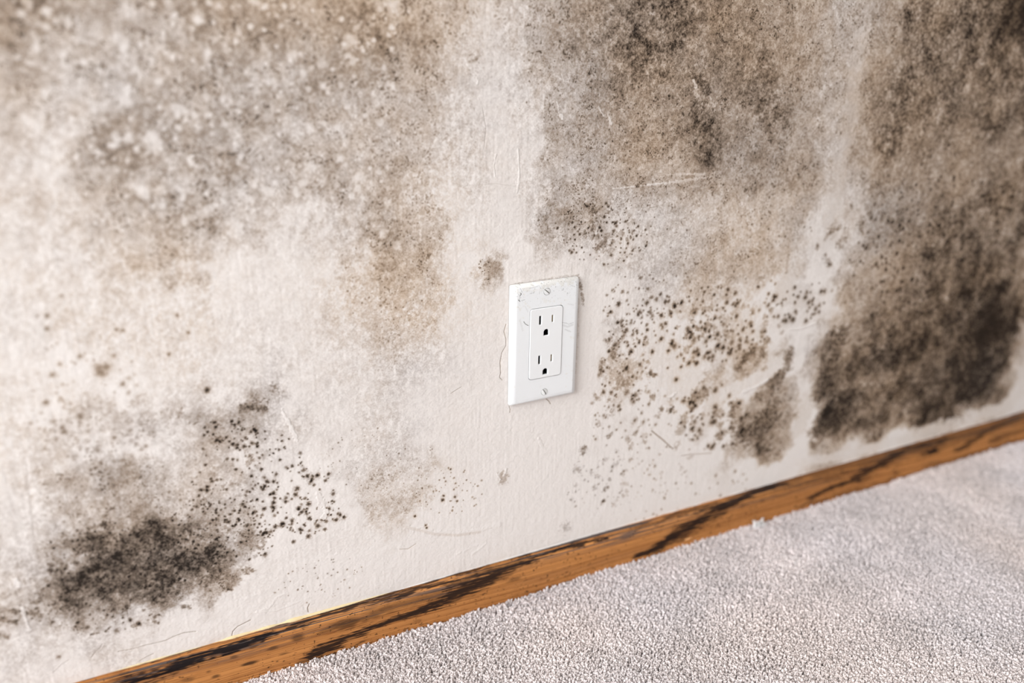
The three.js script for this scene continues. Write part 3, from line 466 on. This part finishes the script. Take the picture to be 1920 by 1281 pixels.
// ------------------------------------------------------------------ floor and carpet pile
{
  const w = 512, px = new Uint8Array(w * w * 4), bp = new Uint8Array(w * w * 4);
  for (let k = 0; k < w * w; k++) {
    const x = (k % w) / w, y = ((k / w) | 0) / w, a = n1(x * 256, y * 256), b = n2(x * 32, y * 32), v = 0.50 + 0.10 * a + 0.05 * b;
    px[k * 4] = s8(v); px[k * 4 + 1] = s8(v * 0.93); px[k * 4 + 2] = s8(v * 0.90); px[k * 4 + 3] = 255; bp[k * 4] = bp[k * 4 + 1] = bp[k * 4 + 2] = 128 + 110 * a; bp[k * 4 + 3] = 255;
  }
  const map = texture(px, w, w, true), bump = texture(bp, w, w, false);
  for (const t of [map, bump]) { t.wrapS = t.wrapT = THREE.RepeatWrapping; t.repeat.set(6, 4.5); }
  struct('floor', box(ROOM.x0 - 0.14, ROOM.x1 + 0.14, FLOOR - 0.15, FLOOR, -0.12, ROOM.z1 + 0.14), new THREE.MeshStandardMaterial({ map, bumpMap: bump, bumpScale: 0.003, roughness: 1 }), 'floor under the pinkish grey carpet');

  // one tuft: a twisted, slightly bent bundle of yarn with a blunt, frayed tip
  const tuft = (seed) => {
    const r = rng(seed), parts = [];
    for (let s = 0; s < 3; s++) {
      const a0 = s * 2.09 + r(), lean = 0.55 + 0.6 * r(), P = [], I = [], L = [0, 0.70, 0.88, 1.0, 0.98], OUT = [0.3, 0.45, 0.75, 1.25, 1.75], RR = [0.90, 1.00, 1.05, 0.95, 0.35], SEG = 6, hgt = 0.90 + 0.2 * r();
      L.forEach((l, q) => {
        const tw = a0 + l * 1.9, cx = Math.cos(tw) * OUT[q] * lean, cz = Math.sin(tw) * OUT[q] * lean;
        for (let i = 0; i < SEG; i++) { const b = i / SEG * 6.283; P.push(cx + Math.cos(b) * RR[q], l * hgt * 7.6, cz + Math.sin(b) * RR[q]); const v = q * SEG + i, n = q * SEG + (i + 1) % SEG; if (q) I.push(v - SEG, v, n, v - SEG, n, n - SEG); }
      });
      const g = new THREE.BufferGeometry(); g.setAttribute('position', new THREE.Float32BufferAttribute(P, 3)); g.setIndex(I); parts.push(g);
    }
    const g = mergeGeometries(parts); g.scale(0.00066, 0.001, 0.00066); g.computeVertexNormals(); return g;
  };
  const yarn = new THREE.MeshStandardMaterial({ color: 0xffffff, roughness: 1 });
  const carpet = new THREE.Group(); carpet.name = 'carpet'; carpet.position.set(0, FLOOR, 0);
  carpet.userData = { label: 'pinkish grey cut pile carpet laid up to the wooden baseboard', category: 'carpet', kind: 'stuff' };
  scene.add(carpet);
  const r = rng(77), pitch = 0.0020, X0 = -0.70, X1 = 1.10, Z0 = BT + 0.0008, Z1 = 0.64, kinds = 4, lists = [[], [], [], []];
  const nx = Math.round((X1 - X0) / pitch), nz = Math.round((Z1 - Z0) / pitch), M = new THREE.Matrix4(), Q = new THREE.Quaternion(), E = new THREE.Euler();
  for (let j = 0; j < nz; j++) for (let i = 0; i < nx; i++) {
    const x = X0 + (i + (j % 2) * 0.5 + 0.55 * (r() - 0.5)) * pitch, z = Z0 + (j + (j ? 0.55 * (r() - 0.5) : 0)) * pitch;
    // the pile lies in drifts: it leans one way here and another way there
    const dx = 0.26 * fbm(n1, x * 16, z * 16) + 0.12 * n3(x * 55, z * 55), dz = 0.26 * fbm(n2, x * 16 + 8, z * 16) + 0.12 * n4(x * 55, z * 55);
    E.set(dz + 0.22 * (r() - 0.5) + (j === 0 ? 0.10 : 0), r() * 6.283, dx + 0.22 * (r() - 0.5)); Q.setFromEuler(E);
    const sc = 0.92 + 0.22 * r(), hy = sc * (1.12 + 0.16 * (r() - 0.5) + 0.10 * fbm(n3, x * 26, z * 26) + (j < 2 ? 0.25 * r() - 0.05 : 0));
    M.compose(new THREE.Vector3(x, 0, z), Q, new THREE.Vector3(sc, hy, sc));
    const v = 0.88 + 0.16 * (r() - 0.5) + 0.13 * fbm(n4, x * 22, z * 22) + (r() < 0.2 ? -0.16 : 0), warm = 0.02 * n2(x * 12, z * 12);
    lists[(r() * kinds) | 0].push([M.clone(), new THREE.Color().setRGB(Math.min(1, v * (1.0 + warm)), v * 0.91, v * (0.89 - warm))]);
  }
  lists.forEach((l, k) => {
    const m = new THREE.InstancedMesh(tuft(k * 31 + 5), yarn, l.length); m.name = 'pile'; m.userData.kind = 'stuff';
    l.forEach(([mat, c], i) => { m.setMatrixAt(i, mat); m.setColorAt(i, c); });
    m.castShadow = m.receiveShadow = true; carpet.add(m);
  });
}

// ------------------------------------------------------------------ electrical outlet
{
  const PW = 0.06985, PH = 0.1143, PD = 0.0062, CY = 0.2610;
  const outlet = new THREE.Group(); outlet.name = 'electrical_outlet'; outlet.position.set(0, CY, 0);
  outlet.userData = { label: 'white duplex electrical outlet with a scuffed rectangular cover plate on moldy wall', category: 'outlet' };
  scene.add(outlet);
  const rr = (w, h, r, n = 6) => { const p = []; for (const [sx, sy, a0] of [[1, 1, 0], [-1, 1, 1], [-1, -1, 2], [1, -1, 3]]) for (let i = 0; i <= n; i++) { const a = (a0 + i / n) * Math.PI / 2; p.push([sx * (w / 2 - r) + r * Math.cos(a), sy * (h / 2 - r) + r * Math.sin(a)]); } return p; };
  const path = (pts, C = THREE.Shape) => { const s = new C(); pts.forEach(([x, y], i) => i ? s.lineTo(x, y) : s.moveTo(x, y)); s.closePath(); return s; };
  const IW = 0.0334, IH = 0.0672, IR = 0.0026, gap = 0.0005;
  // plate: a rim that curves over into the flat face, with an opening for the receptacle
  const rings = [[0, 0.0006, 0.0016], [0, 0.0016, 0.0016]];
  for (let i = 1; i <= 8; i++) { const a = i / 8 * Math.PI / 2; rings.push([0.0052 * (1 - Math.cos(a)), 0.0016 + (PD - 0.0016) * Math.sin(a), 0.0018]); }
  const pos = [], idx = []; let n = 0;
  rings.forEach(([inset, z, r], q) => { const p = rr(PW - 2 * inset, PH - 2 * inset, r); n = p.length; for (const [x, y] of p) pos.push(x, y, z); if (q) for (let i = 0; i < n; i++) { const a = (q - 1) * n + i, b = (q - 1) * n + (i + 1) % n; idx.push(a, b, b + n, a, b + n, a + n); } });
  const rim = new THREE.BufferGeometry(); rim.setAttribute('position', new THREE.Float32BufferAttribute(pos, 3)); rim.setIndex(idx);
  const faceShape = path(rr(PW - 0.0104, PH - 0.0104, 0.0018)), hole = rr(IW + 2 * gap, IH + 2 * gap, IR + gap);
  faceShape.holes.push(path(hole.slice().reverse(), THREE.Path));
  const screwY = [0.0484, -0.0484], screwR = 0.0031;
  for (const y of screwY) { const c = new THREE.Path(); c.absarc(0, y, screwR + 0.0003, 0, 6.2832, true); faceShape.holes.push(c); }
  const face = new THREE.ShapeGeometry(faceShape, 20); face.translate(0, 0, PD);
  const wp = [], wi = []; hole.forEach(([x, y]) => wp.push(x, y, PD, x, y, 0.001)); for (let i = 0; i < hole.length; i++) { const a = 2 * i, b = 2 * ((i + 1) % hole.length); wi.push(a, a + 1, b + 1, a, b + 1, b); }
  const inner = new THREE.BufferGeometry(); inner.setAttribute('position', new THREE.Float32BufferAttribute(wp, 3)); inner.setIndex(wi);
  const bare = (g) => { const q = g.index ? g.toNonIndexed() : g; for (const k of Object.keys(q.attributes)) if (k !== 'position') q.deleteAttribute(k); return q; };
  const cups = screwY.map((y) => new THREE.CylinderGeometry(screwR + 0.0003, screwR + 0.0003, 0.003, 28, 1, true).rotateX(Math.PI / 2).translate(0, y, PD - 0.0015));
  const flat = mergeGeometries([face, inner].map(bare)); flat.computeVertexNormals();
  const plateG = mergeGeometries([toCreasedNormals(mergeGeometries([rim, ...cups].map(bare)), 0.6), flat]);
  const P = plateG.attributes.position, U = new Float32Array(P.count * 2);
  for (let i = 0; i < P.count; i++) { U[2 * i] = P.getX(i) / PW + 0.5; U[2 * i + 1] = P.getY(i) / PH + 0.5; }
  plateG.setAttribute('uv', new THREE.BufferAttribute(U, 2));
  // white plastic with grime along the top edge, scuffs and a dried drip
  const W = 640, H = 1048, px = new Uint8Array(W * H * 4);
  const onPlate = (u, v) => { const p = hitPlane(u, v, 'z', PD); return [p.x, p.y - CY]; };
  const marks = [[0.95, 0.9, [976.5, 550], [977.5, 552], [975, 555]], [0.5, 0.6, [974.5, 557], [974, 562]], [0.95, 0.9, [972.5, 563], [975, 566]], [0.5, 0.7, [978, 564], [984, 562]], [0.35, 0.8, [976, 541], [979, 548]],
[0.85, 0.8, [982, 603.5], [984.5, 607], [988, 609.5], [990.5, 610.5]], [0.30, 0.9, [1055, 605], [1062, 606], [1066, 608], [1075, 605]], [0.18, 2.2, [1056, 610], [1064, 613], [1074, 609]], [0.2, 1.5, [1060, 618], [1070, 622]],
[0.22, 1.1, [993, 541], [1003, 539], [1013, 535]], [0.28, 1.1, [998, 535], [1002, 536.5]], [0.3, 1.0, [1016, 533], [1018, 533]], [0.25, 0.8, [1068, 533], [1072, 536], [1077, 537]], [0.3, 0.9, [1062, 522], [1068, 524]], [0.45, 0.8, [1081, 534], [1082, 536]],
[0.12, 1.6, [1065, 570], [1075, 572]], [0.12, 1.4, [985, 575], [990, 585]], [0.1, 2, [975, 600], [980, 620]], [0.3, 0.8, [969, 538], [972, 540]]].map(([dark, r, ...pts]) => ({ dark, r: r * 0.00048, pts: pts.map(([u, v]) => onPlate(u, v)) }));
  for (let j = 0; j < H; j++) for (let i = 0; i < W; i++) {
    const x = ((i + 0.5) / W - 0.5) * PW, y = ((j + 0.5) / H - 0.5) * PH, k = (j * W + i) * 4;
    let d = 0.05 * sstep(0.25, 0.8, fbm(n1, x * 420, y * 420)) * sstep(-0.01, 0.03, y);
    const edge = PH / 2 - y, grime = sstep(0.30, 0.62, fbm(n2, x * 260, y * 260) * 0.8 + sstep(0.0085, 0.001, edge) * 0.75);
    let dark = 0;
    for (const m of marks) for (let p = 0; p + 1 < m.pts.length; p++) {
      const [ax, ay] = m.pts[p], [bx, by] = m.pts[p + 1]; if (x < Math.min(ax, bx) - 0.003 || x > Math.max(ax, bx) + 0.003 || y < Math.min(ay, by) - 0.003 || y > Math.max(ay, by) + 0.003) continue;
      const dx = bx - ax, dy = by - ay, q = clamp(((x - ax) * dx + (y - ay) * dy) / (dx * dx + dy * dy + 1e-12));
      const dd = Math.hypot(x - ax - q * dx, y - ay - q * dy) / m.r + 0.5 * n3(x * 2600, y * 2600);
      dark = Math.max(dark, m.dark * sstep(1.2, 0.4, dd));
    }
    const sp = 0.55 * sstep(0.66, 0.8, n4(x * 1300, y * 1300)) * sstep(0.03, 0.056, y + 0.006 * n1(x * 300, 2));
    dark = Math.max(dark, sp);
    const c = [[0.855, 0.62, 0.10], [0.86, 0.56, 0.10], [0.865, 0.42, 0.09]].map(([w, g, b]) => mixn(mixn(w, g, 0.26 * grime) * (1 - d), b, dark));
    px[k] = s8(c[0]); px[k + 1] = s8(c[1]); px[k + 2] = s8(c[2]); px[k + 3] = 255;
  }
  part('cover_plate', plateG, new THREE.MeshPhysicalMaterial({ map: texture(px, W, H, true), roughness: 0.34 }), outlet, 'white plastic cover plate with scuffs and grime on top edge');
  // receptacle: two three-pin sockets in one rectangular face
  const plastic = new THREE.MeshPhysicalMaterial({ color: new THREE.Color().setRGB(0.865, 0.868, 0.87), roughness: 0.34 });
  const brass = new THREE.MeshStandardMaterial({ color: new THREE.Color().setRGB(0.60, 0.46, 0.24), metalness: 1, roughness: 0.45 });
  const B = 0.00055, shape = path(rr(IW, IH, IR)), D = 0.0015;
  const rect = (cx, cy, w, h) => path([[cx - w / 2, cy - h / 2], [cx - w / 2, cy + h / 2], [cx + w / 2, cy + h / 2], [cx + w / 2, cy - h / 2]], THREE.Path);
  const spots = [0.0034, -0.0346].map((o) => ({ slot: o + 0.0190, pin: o + 0.0066 }));
  for (const s of spots) {
    shape.holes.push(rect(-0.00635, s.slot, 0.0022, 0.0083), rect(0.00635, s.slot, 0.0017, 0.0066));
    const h = new THREE.Path(), w = 0.0026, b = s.pin - 0.0028, t = s.pin + 0.0006; h.moveTo(-w, b); h.lineTo(-w, t); h.absarc(0, t, w, Math.PI, 0, true); h.lineTo(w, b); h.closePath(); shape.holes.push(h);
  }
  const rg = new THREE.ExtrudeGeometry(shape, { depth: D - B, bevelEnabled: true, bevelThickness: B, bevelSize: B, bevelOffset: -B, bevelSegments: 4, curveSegments: 14 });
  rg.translate(0, 0, PD + 0.0007 - D);
  const rec = part('receptacle', toCreasedNormals(rg, 0.12), plastic, outlet, 'white socket face with two three-pin sockets');
  // the hollow grey body behind the face, with the brass contacts inside
  const face0 = PD + 0.0007, sh = face0 - D, back = -0.026, hw = IW / 2 - 0.0006, hh = IH / 2 - 0.0006, st = 0.0012;
  part('receptacle_body', mergeGeometries([box(-hw, -hw + st, -hh, hh, back, sh), box(hw - st, hw, -hh, hh, back, sh), box(-hw + st, hw - st, hh - st, hh, back, sh), box(-hw + st, hw - st, -hh, -hh + st, back, sh), box(-hw + st, hw - st, -hh + st, hh - st, back, back + st)]), new THREE.MeshStandardMaterial({ color: new THREE.Color().setRGB(0.12, 0.12, 0.125), roughness: 0.6 }), outlet, 'grey plastic body behind the socket face');
  for (const s of spots) {
    part('contact', box(-0.0072, -0.0060, s.slot - 0.0045, s.slot + 0.0045, back + 0.0015, sh - 0.010), brass, rec, 'brass contact deep in the longer slot');
    part('contact', box(0.0064, 0.0078, s.slot - 0.0040, s.slot + 0.0040, back + 0.0015, sh - 0.0006), brass, rec, 'brass contact in the shorter slot');
    part('contact', box(-0.0022, 0.0022, s.pin + 0.0030, s.pin + 0.0040, back + 0.0015, sh - 0.004), brass, rec, 'brass contact above the grounding hole');
  }
  // the plastic box in the wall that holds it all
  const bw = 0.0268, bh = 0.0463, bd = -0.052, th = 0.0018;
  part('outlet_box', mergeGeometries([box(-bw, -bw + th, -bh, bh, bd, 0.0004), box(bw - th, bw, -bh, bh, bd, 0.0004), box(-bw + th, bw - th, bh - th, bh, bd, 0.0004), box(-bw + th, bw - th, -bh, -bh + th, bd, 0.0004), box(-bw + th, bw - th, -bh + th, bh - th, bd, bd + th)]), new THREE.MeshStandardMaterial({ color: new THREE.Color().setRGB(0.10, 0.16, 0.30), roughness: 0.6 }), outlet, 'blue plastic box set in the wall behind the plate');
  // slotted oval-head screws
  const screwM = new THREE.MeshPhysicalMaterial({ color: new THREE.Color().setRGB(0.80, 0.80, 0.79), roughness: 0.32 });
  const slotM = new THREE.MeshStandardMaterial({ color: new THREE.Color().setRGB(0.42, 0.41, 0.39), metalness: 0.5, roughness: 0.45 });
  screwY.forEach((y, i) => {
    const s = new THREE.Group(); s.name = 'screw'; s.position.set(0, y, PD); s.rotation.z = i ? -1.05 : -0.72; outlet.add(s);
    // two halves of the domed head with the slot left open between them
    for (const side of [1, -1]) {
      const pts = [], I = [], A = 16, Rn = 5, w = 0.00042;
      for (let q = 0; q <= Rn; q++) for (let a = 0; a <= A; a++) { const t = a / A * Math.PI, rad = screwR * q / Rn; let x = rad * Math.cos(t), yy = rad * Math.sin(t); yy = Math.max(yy, w); if (Math.hypot(x, yy) > screwR) x = Math.sign(x) * Math.sqrt(screwR * screwR - yy * yy); pts.push(x, yy * side, 0.0009 * (1 - (q / Rn) ** 2) + 0.0002); if (q && a) { const v = q * (A + 1) + a; I.push(v - A - 2, v - 1, v, v - A - 2, v, v - A - 1); } }
      const base = pts.length / 3; for (let a = 0; a <= A; a++) { const v = Rn * (A + 1) + a; pts.push(pts[v * 3], pts[v * 3 + 1], -0.0012); if (a) I.push(v - 1, base + a - 1, base + a, v - 1, base + a, v); }
      const low = pts.length / 3; pts.push(-screwR, w * side, 0.0002, screwR, w * side, 0.0002, screwR, w * side, -0.0012, -screwR, w * side, -0.0012); I.push(low, low + 1, low + 2, low, low + 2, low + 3);
      const g = new THREE.BufferGeometry(); g.setAttribute('position', new THREE.Float32BufferAttribute(pts, 3)); g.setIndex(side > 0 ? I : I.map((_, k) => I[k - k % 3 + [0, 2, 1][k % 3]]));
      part('screw_head', toCreasedNormals(g, 0.6), screwM, s);
    }
    part('screw_slot', box(-screwR * 0.97, screwR * 0.97, -0.0005, 0.0005, -0.0010, -0.0002), slotM, s, 'slot across the screw head');
  });
}

// ------------------------------------------------------------------ small loose things on the carpet
{
  // a few white fibres pulled loose at the edge of the carpet
  const r = rng(404), fibre = new THREE.MeshStandardMaterial({ color: new THREE.Color().setRGB(0.85, 0.83, 0.82), roughness: 1 });
  const p = hitPlane(1421, 984, 'y', 0.001), g = [];
  for (let i = 0; i < 16; i++) {
    const x = (i % 8 - 3.5) * 0.0017 + 0.001 * (r() - 0.5), h = 0.004 + 0.005 * r(), pts = [];
    for (let k = 0; k < 4; k++) pts.push(new THREE.Vector3(x + 0.0035 * (r() - 0.5) * k / 3, h * k / 3, 0.002 * (r() - 0.5) * k + (i > 7 ? 0.002 : 0)));
    g.push(new THREE.TubeGeometry(new THREE.CatmullRomCurve3(pts), 6, 0.0006 + 0.0003 * r(), 5));
  }
  const m = new THREE.Mesh(mergeGeometries(g), fibre); m.name = 'loose_fibres'; m.position.set(p.x, -0.001, Math.max(p.z, BT + 0.004));
  m.userData = { label: 'small tuft of loose white fibres standing at the carpet edge', category: 'fibres' };
  scene.add(shade(m));
  // an orange splinter broken off the board
  const q = hitPlane(1290, 1011, 'z', BT + 0.002), s = new THREE.BufferGeometry();
  const P = [-0.006, 0, 0, -0.002, 0.0016, 0.0004, 0.004, 0.0013, 0.0002, 0.0065, 0.0003, 0, 0.003, -0.001, 0.0003, -0.003, -0.0009, 0.0004, 0, 0.0003, 0.0016, 0, 0, -0.0006], I = [];
  for (let i = 0; i < 6; i++) I.push(i, 6, (i + 1) % 6, i, (i + 1) % 6, 7);
  s.setAttribute('position', new THREE.Float32BufferAttribute(P, 3)); s.setIndex(I.map((_, k) => I[k - k % 3 + [0, 2, 1][k % 3]])); 
  const sg = s.toNonIndexed(); sg.computeVertexNormals();
  const w = new THREE.Mesh(sg, new THREE.MeshStandardMaterial({ color: new THREE.Color().setRGB(0.72, 0.36, 0.14), roughness: 0.7 })); w.name = 'wood_splinter'; w.position.copy(q);
  w.userData = { label: 'tiny pale orange splinter hanging at the foot of the baseboard', category: 'splinter' };
  scene.add(shade(w));
}

renderer.render(scene, camera);
